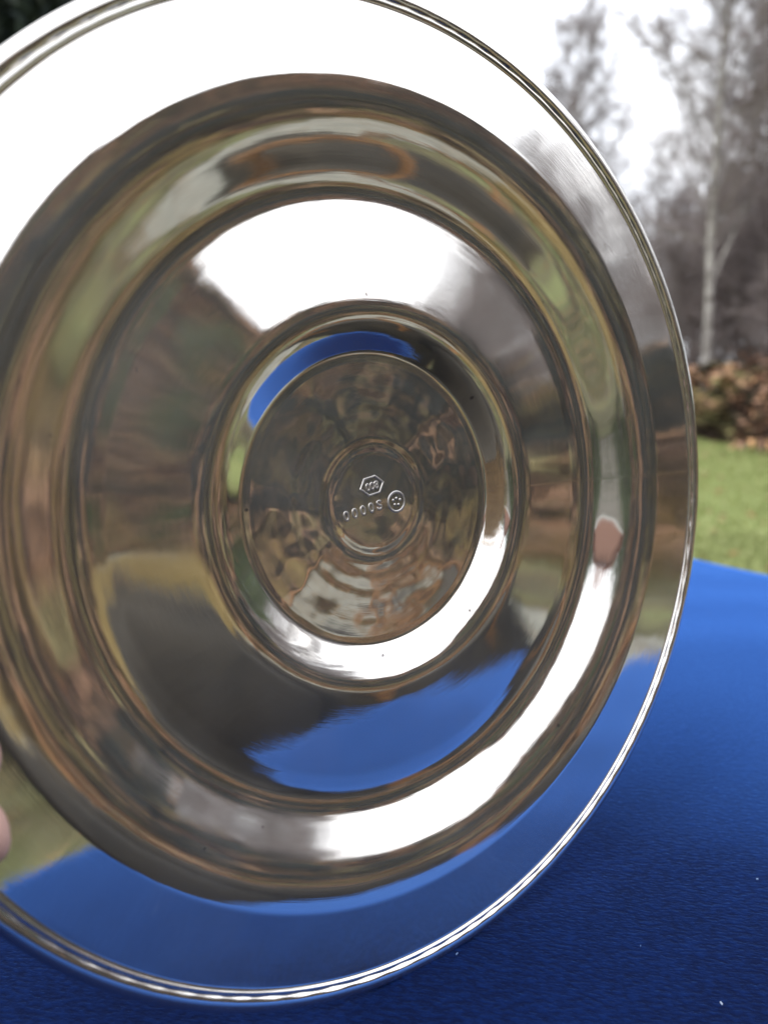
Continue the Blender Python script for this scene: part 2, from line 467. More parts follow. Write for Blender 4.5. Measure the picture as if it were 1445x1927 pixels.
# ------------------------------------------------------------------ small vegetation (stuff)
def blades(name, xy, h, w, mat, lean=0.5, seg=2):
    """curved tapering blades standing at xy"""
    N = len(xy)
    z = ground_z(xy[:, 0], xy[:, 1])
    a = rng.uniform(0, 2 * PI, N)
    d = np.stack([np.cos(a), np.sin(a), np.zeros(N)], 1)
    s = np.stack([-np.sin(a), np.cos(a), np.zeros(N)], 1)
    b = np.stack([xy[:, 0], xy[:, 1], z - 0.01], 1)
    ln = rng.uniform(0.2, 1, N)[:, None] * lean
    hh = h[:, None]; ww = w[:, None]
    up = np.array([0, 0, 1.0])
    m = b + up * hh * 0.6 + d * hh * ln * 0.3
    t = b + up * hh * (1 - 0.35 * ln) + d * hh * ln
    V = np.stack([b - s * ww, b + s * ww, m + s * ww * 0.7, m - s * ww * 0.7, t], 1).reshape(-1, 3)
    o = np.arange(N)[:, None] * 5
    F = np.concatenate([o + [0, 1, 2], o + [0, 2, 3], o + [3, 2, 4]])
    return mesh_np(name, V, F, mat)


# lawn blades in the visible wedge and in the mirrored sector
def polar_pts(N, r0, r1, a0, a1):
    r = np.sqrt(rng.uniform(r0 ** 2, r1 ** 2, N)); a = rng.uniform(rad(a0), rad(a1), N)
    return np.stack([r * np.sin(a), r * np.cos(a)], 1)


xy = np.concatenate([polar_pts(26000, 1.0, 5, 12, 34), polar_pts(26000, 4, 13, 16, 30), polar_pts(42000, 0.9, 8, 34, 165)])
keep = bank_t(xy[:, 0], xy[:, 1]) < 0.02
dpath = np.min(np.linalg.norm(xy[:, None, :] - pc[None, ::2, :], axis=2), axis=1)
keep &= dpath > 0.7
xy = xy[keep]
isr = (xy[:, 1] < 2.6 + 0.5 * np.sin(xy[:, 0] * 1.1))
xr = xy[isr]; xr = xr[np.sin(xr[:, 0] * 2.1 + 1.3 * np.sin(xr[:, 1] * 1.7)) + rng.normal(0, 0.4, len(xr)) > -0.35]
xy = xy[~isr]
gr_ = blades('rough_grass', xr, rng.uniform(0.03, 0.10, len(xr)), rng.uniform(0.003, 0.007, len(xr)), M_ROUGHBLADE, 0.9)
tag(gr_, 'patchy olive rough grass and moss around the gravel path', 'rough grass', kind='stuff')
g = blades('grass', xy, rng.uniform(0.03, 0.075, len(xy)), rng.uniform(0.003, 0.006, len(xy)), M_BLADE, 0.9)
tag(g, 'short green lawn grass growing between the table and the bracken bank', 'grass', kind='stuff')


def fronds(N, name, xy, size, mat):
    """dead bracken: an arching midrib with drooping ragged pinnae, built as small faces"""
    P = 7
    z = ground_z(xy[:, 0], xy[:, 1])
    a = rng.uniform(0, 2 * PI, N)
    d = np.stack([np.cos(a), np.sin(a), np.zeros(N)], 1)
    s = np.stack([-np.sin(a), np.cos(a), np.zeros(N)], 1)
    lump = np.sin(xy[:, 0] * 2.3 + 1.7 * np.sin(xy[:, 1] * 1.9)) * np.sin(xy[:, 1] * 2.6 + 1.1 * np.sin(xy[:, 0] * 1.3))
    base = np.stack([xy[:, 0], xy[:, 1], z + rng.uniform(0.0, 0.2, N) + 0.65 * np.clip(lump, -0.1, 1)], 1)
    L = size[:, None]
    rise = rng.uniform(0.25, 1.0, N)[:, None]
    fold = rng.uniform(-0.5, 0.3, N)[:, None]
    Vs, Fs = [], []
    off = 0
    def mid(t):
        return base + d * (L * t) + np.array([0, 0, 1.0]) * (L * rise * (1.25 * t - 1.35 * t * t))
    for k in range(P):
        t0, t1 = 0.12 + 0.86 * k / P, 0.12 + 0.86 * (k + 0.72) / P
        wl = L * 0.34 * (1 - k / (P + 0.5)) * rng.uniform(0.5, 1.2, N)[:, None]
        m0, m1 = mid(t0), mid(t1)
        for sg in (-1, 1):
            tip = (m0 + m1) / 2 + s * sg * wl + d * wl * 0.25 + np.array([0, 0, 1.0]) * wl * (fold + rng.uniform(-0.4, 0.2, N)[:, None])
            Vs.append(np.stack([m0, m1, tip], 1))
    V = np.stack(Vs, 1).reshape(-1, 3)                  # (N, 2P, 3) triangles
    F = np.arange(len(V)).reshape(-1, 3)
    # tie the triangles of one frond to one island along the midrib
    return mesh_np(name, V, F, mat)


def bank_pts(N, y0, y1, t0, t1):
    y = rng.uniform(y0, y1, N)
    t = rng.uniform(t0, t1, N)
    x = np.interp(y, YB, XB) + t * 4.2
    return np.stack([x, y], 1)


xy = np.concatenate([bank_pts(5000, 7, 19, -0.03, 1.4), bank_pts(7500, -5, 7, -0.03, 1.3), bank_pts(9000, -17, -5, -0.03, 1.3), bank_pts(7000, -36, -17, -0.03, 1.3)])
lmp = np.sin(xy[:, 0] * 2.3 + 1.7 * np.sin(xy[:, 1] * 1.9)) * np.sin(xy[:, 1] * 2.6 + 1.1 * np.sin(xy[:, 0] * 1.3))
xy = xy[lmp + rng.normal(0, 0.25, len(xy)) > -0.25]
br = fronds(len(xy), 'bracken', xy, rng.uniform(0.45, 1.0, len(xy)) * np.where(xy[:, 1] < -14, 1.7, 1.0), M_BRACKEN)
tag(br, 'brown dead bracken covering the bank behind the lawn', 'bracken', kind='stuff')

# pale dry grass fringe along the foot of the bank and by the path
xy = np.concatenate([bank_pts(2600, -9, -3.5, -0.22, 0.1), bank_pts(700, -3.5, 3, -0.1, 0.05),
                     np.repeat(pc[20:62], 45, 0) + nd[20:62].repeat(45, 0) * (0.95 + rng.normal(0, 0.14, (42 * 45, 1))) + rng.normal(0, 0.1, (42 * 45, 2))])
cl = bank_pts(90, -12, 6, 0.02, 0.95)
cl = cl[np.hypot(cl[:, 0], cl[:, 1]) < 17]
tus = (np.repeat(cl, 70, 0) + rng.normal(0, 0.11, (len(cl) * 70, 2)))
xy = np.concatenate([xy, tus])
dg = blades('dry_grass', xy, np.where(np.arange(len(xy)) >= len(xy) - len(tus), rng.uniform(0.7, 1.15, len(xy)), rng.uniform(0.25, 0.6, len(xy))), rng.uniform(0.004, 0.009, len(xy)), M_DRYGRASS, 0.8)
tag(dg, 'straw coloured dry grass fringing the path and the foot of the bank', 'dry grass', kind='stuff')

# fallen leaves on the lawn
xy = np.concatenate([polar_pts(900, 1.2, 13, 10, 40), polar_pts(5200, 1.0, 9, 40, 160)])
xy = xy[bank_t(xy[:, 0], xy[:, 1]) < 0.0]
N = len(xy); z = ground_z(xy[:, 0], xy[:, 1]) + 0.045
a = rng.uniform(0, 2 * PI, N); sz = rng.uniform(0.018, 0.04, N)[:, None]
d = np.stack([np.cos(a), np.sin(a), rng.uniform(-.4, .4, N)], 1); s = np.stack([-np.sin(a), np.cos(a), rng.uniform(-.4, .4, N)], 1)
c = np.stack([xy[:, 0], xy[:, 1], z], 1)
V = np.stack([c - d * sz, c + s * sz * .55, c + d * sz * 1.1, c - s * sz * .55], 1).reshape(-1, 3)
lf = mesh_np('fallen_leaves', V, np.arange(4 * N).reshape(-1, 4), M_LITTER)
tag(lf, 'small brown fallen leaves scattered over the green lawn', 'leaves', kind='stuff')


# ------------------------------------------------------------------ trees
def birch(name, H, seed, r0=0.11, spread=0.26, first=0.16, nprim=46, dens=1.0, fork=False):
    R = np.random.default_rng(seed)
    root = empty(name)
    trunk = Tubes(9); limbs = Tubes(5); twigs = Tubes(3)
    n = 16
    hs = np.linspace(0, 1, n)
    wob = np.cumsum(R.normal(0, 0.012 * H / 10, (n, 2)), 0)
    wob -= wob[0]
    tp = np.stack([wob[:, 0], wob[:, 1], hs * H - 0.15], 1)
    tr = r0 * (1 - hs) ** 0.85 + 0.008
    tr[0] *= 1.35
    trunk.add(tp, tr)
    stems = [(tp, tr)]
    if fork:
        k0 = 3
        q = tp[k0] + np.stack([np.linspace(0, 1, 9) ** 0.9 * H * 0.20, np.linspace(0, 1, 9) * H * 0.03, np.linspace(0, 1, 9) * H * 0.55], 1)
        qr = np.linspace(r0 * 0.5, 0.008, 9)
        trunk.add(q, qr); stems.append((q, qr))
    def branch(p0, d0, L, r, m=5, droop=0.0):
        pts = [p0]; d = d0 / np.linalg.norm(d0)
        for _ in range(m - 1):
            d = d + R.normal(0, 0.13, 3) + np.array([0, 0, 0.05 - droop])
            d /= np.linalg.norm(d)
            pts.append(pts[-1] + d * L / (m - 1))
        return np.array(pts), np.linspace(r, max(r * 0.25, 0.0022), m)
    for si, (sp, sr) in enumerate(stems):
        m = nprim if si == 0 else nprim // 2
        for i in range(m):
            f = first + (0.985 - first) * ((i + R.uniform(0, 1)) / m) if si == 0 else R.uniform(0.2, 0.98)
            k = f * (len(sp) - 1); k0 = min(int(k), len(sp) - 2); fr = k - k0
            p0 = sp[k0] * (1 - fr) + sp[k0 + 1] * fr
            rr = sr[k0] * (1 - fr) + sr[k0 + 1] * fr
            az = i * 2.4 + R.uniform(-.6, .6)
            L = spread * H * (1 - f) ** 0.62 * R.uniform(0.65, 1.15) * (0.75 if f < first + 0.06 else 1) + 0.25
            el = R.uniform(0.55, 1.05)
            d0 = np.array([math.cos(az) * math.cos(el), math.sin(az) * math.cos(el), math.sin(el)])
            bp, brad = branch(p0, d0, L, min(rr * 0.4, 0.020) + 0.003, 7)
            limbs.add(bp, brad)
            n2 = int((4 + L * 3.4) * dens)
            for j in range(n2):
                g = R.uniform(0.18, 1.0) * (len(bp) - 1); g0 = min(int(g), len(bp) - 2)
                q0 = bp[g0] + (bp[g0 + 1] - bp[g0]) * (g - g0)
                dd = bp[g0 + 1] - bp[g0]; dd /= np.linalg.norm(dd)
                d1 = dd * 0.8 + R.normal(0, 0.55, 3); 
                L2 = R.uniform(0.25, 0.6) * (0.35 + L * 0.3)
                qp, qr = branch(q0, d1, L2, 0.0075, 4, 0.02)
                twigs.add(qp, qr)
                for _ in range(int(5 * dens)):
                    h0 = qp[R.integers(1, 4)]
                    d2 = (qp[-1] - qp[0]) / L2 + R.normal(0, 0.6, 3)
                    wp, wr = branch(h0, d2, R.uniform(0.15, 0.45), 0.0042, 3, 0.10)
                    twigs.add(wp, wr)
    trunk.build('trunk', M_BARK, root)
    limbs.build('limbs', M_LIMB, root)
    twigs.build('twigs', M_TWIG, root)
    return root


def place(o, az, dist, rz=0.0, sc=1.0, dz=0.0):
    x, y = dist * math.sin(rad(az)), dist * math.cos(rad(az))
    o.location = (x, y, float(ground_z(x, y)) + dz)
    o.rotation_euler = (0, 0, rz)
    o.scale = (sc, sc, sc)
    return o


GB = 'bare birches along the bank'
b_tall = birch('birch_tree', 12.0, 3, r0=0.085, spread=0.25, first=0.24, nprim=64, dens=1.9, fork=True)
place(b_tall, 21.6, 16.0, 0.15)
tag(b_tall, 'tallest bare birch with a pale forked trunk, rising right of the silver plate', 'tree', GB)
b_slim = birch('birch_tree', 9.2, 11, r0=0.07, spread=0.36, first=0.2, nprim=66, dens=1.8)
place(b_slim, 12.6, 21.0)
tag(b_slim, 'slender pointed bare birch showing just above the plate rim, left of the tallest birch', 'tree', GB)
b_bush = birch('birch_tree', 6.0, 23, r0=0.05, spread=0.36, first=0.06, nprim=44, dens=1.2)
place(b_bush, 18.2, 22.0)
tag(b_bush, 'low twiggy bare birch filling the gap between the slender and the tallest birch', 'tree', GB)

more = [
    (b_bush, 23.4, 19, 1.0, 1.0, 'low spreading bare birch just right of the tall pale trunk'),
    (b_bush, 15.6, 25, 2.1, 1.05, 'low twiggy bare birch half hidden by the plate rim'),
    (b_slim, 25.5, 24, 0.7, 1.15, 'bare birch at the right margin behind the tallest birch'),
    (b_bush, 21.0, 27, 4.0, 1.3, 'far bushy bare birch behind the tall pale trunk'),
    (b_bush, 28.0, 21, 3.0, 1.2, 'low bare birch beyond the right margin of the lawn'),
    (b_tall, 33.0, 17, 2.0, 0.9, 'bare birch on the bank to the right of the lawn'),
    (b_slim, 42.0, 14, 1.3, 0.95, 'narrow bare birch on the bank facing the table corner'),
    (b_bush, 52.0, 13, 0.4, 1.0, 'bushy bare birch on the bank facing the table corner'),
    (b_slim, 62.0, 13, 2.2, 0.9, 'small bare birch midway along the bracken bank'),
    (b_bush, 72.0, 12.5, 5.2, 0.85, 'twiggy bare birch mirrored near the right edge of the plate'),
    (b_slim, 79.0, 13.5, 3.6, 0.62, 'short bare birch on the bank mirrored in the right flange'),
    (b_bush, 86.0, 12.5, 4.6, 0.72, 'low bare birch on the bank mirrored in the right flange'),
    (b_slim, 90.0, 14.0, 0.2, 0.62, 'slim short birch mirrored at the top of the right flange'),
    (b_bush, 95.5, 13.0, 1.9, 0.66, 'low bare birch mirrored in the right of the plate well'),
    (b_tall, 93.0, 14.5, 1.9, 0.30, 'short forked birch mirrored between two low ones in the plate'),
    (b_tall, 96.5, 13.6, 0.9, 0.36, 'short forked birch mirrored right of the plate recess'),
    (b_tall, 83.0, 14.0, 2.9, 0.45, 'short forked birch first along the mirrored bank'),
    (b_bush, 98.0, 13.8, .6, 0.68, 'bushy bare birch behind the smallest one on the mirrored bank'),
    (b_tall, 94.8, 15.2, 4.0, 0.38, 'taller forked birch at the back of the mirrored group'),
    (b_bush, 100.0, 13.5, 2.9, 0.5, 'smallest bare birch mirrored in the right of the plate well'),
]
for src, az, dist, rz, sc, lab in more:
    c = copy_tree(src)
    place(c, az, dist, rz, sc)
    tag(c, lab, 'tree', GB)


def leafy(name, H, Rr, seed, mat, N, leaf, cone=False, base=0.12):
    """dense leafy crown: many small leaf faces in clumps round a short trunk"""
    R = np.random.default_rng(seed)
    root = empty(name)
    tk = Tubes(8)
    tk.add([(0, 0, -0.1), (0.02, 0, H * 0.4), (0, 0.03, H * 0.8)], [Rr * 0.10, Rr * 0.07, Rr * 0.02])
    for _ in range(14):
        z = R.uniform(base, 0.75) * H; a = R.uniform(0, 2 * PI); l = Rr * R.uniform(.4, .8)
        tk.add([(0, 0, z), (math.cos(a) * l * .5, math.sin(a) * l * .5, z + l * .2), (math.cos(a) * l, math.sin(a) * l, z + l * .3)], [Rr * .03, Rr * .02, Rr * .008], 4)
    tk.build('trunk', M_TRUNK, root)
    nc = 130
    cz = base + (1 - base) * R.uniform(0, 1, nc) ** (1.5 if cone else 0.9)
    prof = (1 - cz) * 1.15 + 0.05 if cone else np.sqrt(np.clip(1 - ((cz - .45) / .6) ** 2, 0, 1))
    ca = R.uniform(0, 2 * PI, nc); cr = prof * Rr * R.uniform(0.55, 1.0, nc)
    cc = np.stack([np.cos(ca) * cr, np.sin(ca) * cr, cz * H * 0.97], 1)
    k = R.integers(0, nc, N)
    p = cc[k] + R.normal(0, 1, (N, 3)) * np.array([0.17, 0.17, 0.10]) * Rr * 1.1
    a = R.normal(0, 1, (N, 3)); a /= np.linalg.norm(a, axis=1)[:, None]
    b = np.cross(a, R.normal(0, 1, (N, 3))); b /= np.linalg.norm(b, axis=1)[:, None]
    s = leaf * R.uniform(0.6, 1.3, N)[:, None]
    V = np.stack([p - a * s, p + b * s * .5, p + a * s, p - b * s * .5], 1).reshape(-1, 3)
    mesh_np('crown', V, np.arange(4 * N).reshape(-1, 4), mat, root)
    return root


# brown leafless thicket shrubs on the bank
GS = 'leafless brown shrubs on the bank'
th_a = birch('brown_shrub', 3.0, 41, r0=0.03, spread=0.50, first=0.04, nprim=34, dens=1.9)
th_b = birch('brown_shrub', 2.6, 47, r0=0.028, spread=0.62, first=0.03, nprim=36, dens=1.7)
ths = [
    (th_a, 19.4, 17.5, .2, 1.0, 'dense leafless brown shrub left of the tall pale trunk'), (th_b, 22.6, 19.0, 1.2, 1.25, 'dark leafless shrub right behind the tall pale trunk'),
    (th_a, 24.6, 18.0, 2.2, 1.1, 'leafless brown shrub right of the tall pale trunk'), (th_b, 26.8, 17.0, 3.1, 1.0, 'leafless shrub at the right margin over the bracken'),
    (th_b, 20.6, 23.0, 3.6, 1.7, 'big far brown thicket behind the slender birches'), (th_a, 24.0, 24.0, 4.1, 1.7, 'big far brown thicket behind the bank at the right margin'),
    (th_a, 66.0, 10.5, .9, .95, 'leafless brown shrub first on the near bank'), (th_b, 74.0, 10.2, 1.9, .95, 'leafless brown shrub second on the near bank'),
    (th_a, 80.0, 10.8, 2.9, .75, 'leafless brown shrub third on the near bank'), (th_b, 85.0, 10.2, 0.4, .72, 'leafless brown shrub among the short birches, nearest the right flange reflection'),
    (th_a, 89.5, 10.6, 1.4, .55, 'leafless brown shrub fifth on the near bank'), (th_b, 94.0, 10.4, 2.4, .40, 'leafless brown shrub sixth on the near bank'),
    (th_a, 98.0, 10.8, 3.4, .6, 'leafless brown shrub seventh on the near bank'), (th_b, 102.0, 10.6, 4.4, .6, 'leafless brown shrub eighth on the near bank'),
    (th_a, 106.0, 11.2, 5.4, .32, 'smallest leafless shrub on the crest of the near bank'),
]
used_ = set()
for src, az, dist, rz, sc, lab in ths:
    c = src if src.name not in used_ else copy_tree(src)
    used_.add(src.name)
    place(c, az, dist, rz, sc); tag(c, lab, 'shrub', GS)

ev = leafy('evergreen_tree', 9.0, 2.6, 5, M_NEEDLE, 40000, 0.11, base=0.03)
place(ev, -26.0, 10.5)
tag(ev, 'tall dark evergreen behind the upper left edge of the plate', 'tree')

go0 = leafy('gorse_bush', 1.35, 0.62, 19, M_NEEDLE, 2600, 0.05, base=0.02)
gpos = [(84, 8.3, .8), (88.5, 8.9, .9), (93, 8.0, .75), (97.5, 9.4, .9), (101, 8.3, .8), (104.5, 9.6, .85), (107.5, 8.6, .7), (110.5, 10.0, .95), (113, 9.2, .8), (115.5, 11.2, 1.0), (117.5, 10.2, .8), (121, 13.2, 1.1), (124, 15.5, 1.2)]
for q, (az, dist, sc) in enumerate(gpos):
    c = go0 if q == 0 else copy_tree(go0)
    place(c, az, dist, az, sc)
    tag(c, 'low dark gorse bush among the dead brown bracken on the bank', 'bush', 'gorse bushes on the bracken bank')

# garden hedge and shrubs behind the photographer
hd = leafy('garden_shrub', 2.2, 1.4, 9, M_HEDGE, 7000, 0.06, base=0.02)
place(hd, 140.5, 14.0)
tag(hd, 'rounded green garden shrub behind the photographer, nearest the path', 'shrub', 'green shrubs behind the photographer')
for az, dist, sc, lab in [(155, 11.4, .95, 'rounded green shrub second from the path behind the photographer'), (172, 12.5, 1.25, 'broad green shrub in the middle of the row behind the photographer'),
                          (181, 12, 1.0, 'green shrub straight behind the camera, right of the broadest one'), (188, 13, 1.2, 'green shrub near the far end of the row behind the photographer'),
                          (199, 12, 1.1, 'last green shrub of the row behind the photographer, by the lawn'), (214, 13, 1.4, 'large green shrub standing apart left behind the camera')]:
    c = copy_tree(hd); place(c, az, dist, az * .7, sc); tag(c, lab, 'shrub', 'green shrubs behind the photographer')
for az, dist, rz, sc, lab in [(182, 20, .3, .8, 'bare birch standing behind the middle of the green shrub row'), (176, 23, 1.3, .9, 'bare birch standing behind the broad green shrub'), (194, 19, 2.4, .7, 'bare birch standing behind the far end of the shrub row')]:
    c = copy_tree(b_tall); place(c, az, dist, rz, sc); tag(c, lab, 'tree', 'bare birches behind the shrubs')

for az, dist, sc, lab in [(63, 8.2, .8, 'yellow green bush at the foot of the near bank'), (71, 9.6, .9, 'green bush on the near bank behind the yellow green one')]:
    c = copy_tree(hd); place(c, az, dist, az, sc); tag(c, lab, 'shrub', 'green bushes on the near bank')

for az, dist, sc, lab in [(143.5, 29, 2.9, 'tall rounded green tree left of the beige cottage'), (153, 30, 3.1, 'tall rounded green tree right of the beige cottage'), (161, 28, 2.7, 'tall rounded green tree farthest right of the beige cottage')]:
    c = copy_tree(hd); c.name = 'garden_tree'; place(c, az, dist, az, sc); tag(c, lab, 'tree', 'green trees round the cottage')
for az, dist, sc, lab in [(119.5, 15.5, .55, 'low green bush lowest on the bracken hillside'), (123.5, 20.5, .8, 'green bush high on the bracken hillside, second from the path'), (126.5, 21.5, .9, 'green bush highest on the bracken hillside'), (128.0, 17.5, .6, 'green bush on the bracken hillside just over the path')]:
    c = copy_tree(hd); place(c, az, dist, az, sc); tag(c, lab, 'shrub', 'green bushes on the bracken hillside')

# ------------------------------------------------------------------ table and cloth
TOP = 0.94 - 0.18869
ua = np.array([0.838, 0.5457]); ub = np.array([-0.5457, 0.838])
corner = np.array([0.589, 0.376])
LA, LB = 1.25, 0.80
tcx, tcy = corner - ua * LA / 2 + ub * LB / 2
t_rot = math.atan2(ua[1], ua[0])


def rbox(name, sx, sy, sz, loc, mat, parent, bev=0.006):
    bm = bmesh.new()
    bmesh.ops.create_cube(bm, size=1)
    bmesh.ops.scale(bm, vec=(sx, sy, sz), verts=bm.verts)
    bmesh.ops.bevel(bm, geom=list(bm.edges), offset=bev, segments=2, affect='EDGES', profile=0.6)
    o = bm_obj(name, bm, mat, parent)
    o.location = loc
    return o


table = empty('garden_table', (tcx, tcy, 0), t_rot)
tag(table, 'rectangular wooden garden table hidden under the blue velvet cloth', 'table')
rbox('tabletop', LA - 0.02, LB - 0.02, 0.03, (0, 0, TOP - 0.0175), M_WOOD, table)
leg0 = rbox('leg', 0.06, 0.06, TOP - 0.033, (LA / 2 - 0.08, LB / 2 - 0.08, (TOP - 0.033) / 2), M_WOOD, table)
for sx, sy in ((1, -1), (-1, 1), (-1, -1)):
    c = leg0.copy(); COL.objects.link(c); c.parent = table
    c.location = (sx * (LA / 2 - 0.08), sy * (LB / 2 - 0.08), (TOP - 0.033) / 2)
rbox('apron', LA - 0.24, 0.02, 0.08, (0, LB / 2 - 0.09, TOP - 0.075), M_WOOD, table, 0.003)
rbox('apron', LA - 0.24, 0.02, 0.08, (0, -LB / 2 + 0.09, TOP - 0.075), M_WOOD, table, 0.003)

# cloth: flat top, rounded edge, rippled hanging skirt
nu, nv = 150, 120
drop = 0.16


def cloth_profile(n, half):
    s = np.linspace(-half - drop, half + drop, n)
    return s


su = cloth_profile(nu, LA / 2); sv = cloth_profile(nv, LB / 2)
SU, SV = np.meshgrid(su, sv)
def fold(s, half):
    over = np.clip(np.abs(s) - half, 0, None)
    r = 0.012
    ang = np.clip(over / r, 0, PI / 2)
    flat = np.sign(s) * (np.minimum(np.abs(s), half) + r * np.sin(ang))
    down = r * (1 - np.cos(ang)) + np.clip(over - r * PI / 2, 0, None)
    return flat, down
fx, dx = fold(SU, LA / 2); fy, dy = fold(SV, LB / 2)
dn = np.maximum(dx, dy)
rip = np.sin(SU * 21 + 0.6) * 0.018 + np.sin(SV * 19 + 1.0) * 0.018 + 0.008 * np.sin(SU * 47 + SV * 39)
hang = np.clip(dn / drop, 0, 1)
X = fx + np.sign(SU) * (dx > 0.013) * (rip * hang + 0.02 * hang); Y = fy + np.sign(SV) * (dy > 0.013) * (rip * hang + 0.02 * hang)
micro = 0.0006 * np.sin(SU * 33 + 2 * np.sin(SV * 14)) * np.sin(SV * 27 + 1.4 * np.sin(SU * 11))
Z = TOP - dn + micro * (dn < 0.001)
Z -= 0.0006
cv = np.stack([X.ravel(), Y.ravel(), Z.ravel()], 1)
ii = (np.arange(nv - 1)[:, None] * nu + np.arange(nu - 1)[None]).ravel()
cloth = mesh_np('tablecloth', cv, np.stack([ii, ii + 1, ii + nu + 1, ii + nu], 1), M_VELVET, smooth=True)
cloth.location = (tcx, tcy, 0); cloth.rotation_euler = (0, 0, t_rot)
tag(cloth, 'royal blue velvet cloth spread over the table under the silver plate', 'tablecloth')

# lint on the cloth
N = 110
lu = rng.uniform(0.05, LA * 0.98, N) - LA / 2; lv = rng.uniform(0.02, LB * .98, N) - LB / 2
V, F = [], []
for k in range(N):
    a = rng.uniform(0, PI); l = rng.uniform(0.00015, 0.0005) ; w = rng.uniform(0.00008, 0.00017)
    d = np.array([math.cos(a), math.sin(a)]); s = np.array([-d[1], d[0]])
    c = np.array([lu[k], lv[k]])
    zb = TOP + 0.0009
    p = [c - d * l - s * w, c - d * l + s * w, c + d * l + s * w, c + d * l - s * w]
    o = len(V)
    V += [(q[0], q[1], zb - 0.0003) for q in p] + [(q[0], q[1], zb + w) for q in p]
    F += [(o + 4, o + 5, o + 6, o + 7), (o, o + 1, o + 5, o + 4), (o + 1, o + 2, o + 6, o + 5), (o + 2, o + 3, o + 7, o + 6), (o + 3, o, o + 4, o + 7)]
lint = mesh_np('lint', V, F, M_LINT)
lint.location = (tcx, tcy, 0); lint.rotation_euler = (0, 0, t_rot)
tag(lint, 'pale specks of lint lying on the blue velvet cloth', 'lint', kind='stuff')

# ------------------------------------------------------------------ silver plate
PR = 0.15
PN = Vector((0.5716166, -0.8150495, 0.0945977)).normalized()
PC = EYE + Vector((0.0059907, 0.2407542, -0.0393580))
px_ = Vector((0, 0, 1)).cross(PN).normalized()          # image-right within the plate
py_ = PN.cross(px_)
plate_m = Matrix((px_, py_, PN)).transposed().to_4x4()
plate_m.translation = PC

# radial profile, front side: list of (r, z) in plate radii
def tilt_profile():
    """integrate slope(r) inwards from the flange"""
    r = np.concatenate([np.linspace(0.0, 0.30, 150), np.linspace(0.30, 0.42, 90)[1:], np.linspace(0.42, 0.58, 60)[1:], np.linspace(0.58, 0.86, 260)[1:], np.linspace(0.86, 0.962, 26)[1:]])
    sl = np.zeros_like(r)                                # dz/dr  (positive: rises outwards)
    def hump(a, b, c, d, s):
        up = sstep((r - a) / (b - a)); dn = 1 - sstep((r - c) / (d - c))
        return s * up * dn
    wall_in = sstep((r - 0.592) / 0.092)
    wall_out = (0.32 + 0.68 * (1 - sstep((r - 0.695) / 0.125))) * (1 - sstep((r - 0.818) / 0.014))
    sl += WALL_SLOPE * wall_in * wall_out                      # cavetto wall
    sl += -REG_SLOPE * sstep((r - 0.415) / 0.02) * (1 - sstep((r - 0.57) / 0.02))  # slightly domed well
    sl += hump(0.304, 0.322, 0.338, 0.422, STEP_SLOPE)                      # recess round the centre disc
    sl += hump(0.292, 0.298, 0.302, 0.312, 0.05)
    # shallow spinning rings on the disc
    sl += 0.105 * np.exp(-((r - 0.127) / 0.0065) ** 2) - 0.095 * np.exp(-((r - 0.109) / 0.0075) ** 2)
    sl += 0.016 * np.sin(r * 165) * np.exp(-((r - 0.155) / 0.06) ** 2) * sstep((r - 0.13) / 0.02)
    sl += 0.003 * np.sin(r * 290 + 1) * (r < 0.30)
    z = np.concatenate([[0], np.cumsum((sl[1:] + sl[:-1]) / 2 * np.diff(r))])
    return r, z - z[-1]


WALL_SLOPE, REG_SLOPE, STEP_SLOPE = 0.51, 0.040, 0.56
rr, zz = tilt_profile()
# threaded rim: small inner thread, groove, rolled outer bead, then the back
rim = [(0.9635, 0.0012)]
for k in range(1, 8):
    a = PI - k * PI / 8
    rim.append((0.9690 + 0.0040 * math.cos(a), 0.0006 + 0.0034 * math.sin(a)))
rim.append((0.9742, 0.0004))
for k in range(1, 17):
    a = PI - k * (PI * 1.30) / 16
    rim.append((0.9900 + 0.0158 * math.cos(a), -0.002 + 0.0090 * math.sin(a)))
fr = np.concatenate([rr, [p[0] for p in rim]]); fz = np.concatenate([zz, [p[1] for p in rim]])
nfront = len(rr)
# back face
rb = np.concatenate([[0.985], np.linspace(0.955, 0.0, 70)])
zb = np.interp(rb, rr, zz) - 0.011
zb[0] = -0.012
fr = np.concatenate([fr, rb]); fz = np.concatenate([fz, zb])
NS = 640
th = np.linspace(0, 2 * PI, NS, endpoint=False)
Rg, Tg = np.meshgrid(fr, th, indexing='ij')
Zg = np.repeat(fz[:, None], NS, 1)
# hand-worked unevenness: low gentle dents, stronger on the centre disc
Xg, Yg = Rg * np.cos(Tg), Rg * np.sin(Tg)
R2 = np.random.default_rng(31)
dent = np.zeros_like(Xg)
amp = 0.34 + 1.35 * (1 - sstep((Rg - 0.25) / 0.06))
for sc, a_, nwave in ((14, 0.00030, 10), (28, 0.00030, 14), (50, 0.00016, 16), (95, 0.00005, 22), (170, 0.000014, 26)):
    for _ in range(nwave):
        ph = R2.uniform(0, 2 * PI); an = R2.uniform(0, 2 * PI); k = sc * R2.uniform(0.6, 1.4)
        dent += a_ / math.sqrt(nwave) * np.sin(k * (Xg * math.cos(an) + Yg * math.sin(an)) + ph)
ripple = 0.000065 * np.sin(128 * (Rg + 0.016 * np.sin(2 * Tg + 0.7) + 0.011 * np.sin(5 * Tg + 2.0) + 0.007 * np.sin(9 * Tg))) * sstep((Rg - 0.135) / 0.03) * (1 - sstep((Rg - 0.26) / 0.035))
rim_ripple = 0.0010 * np.sin(Tg * 88 + 2 * np.sin(Tg * 9)) * np.exp(-((Rg - 0.9742) / 0.003) ** 2)
front = (np.arange(len(fr)) < nfront + len(rim))[:, None]
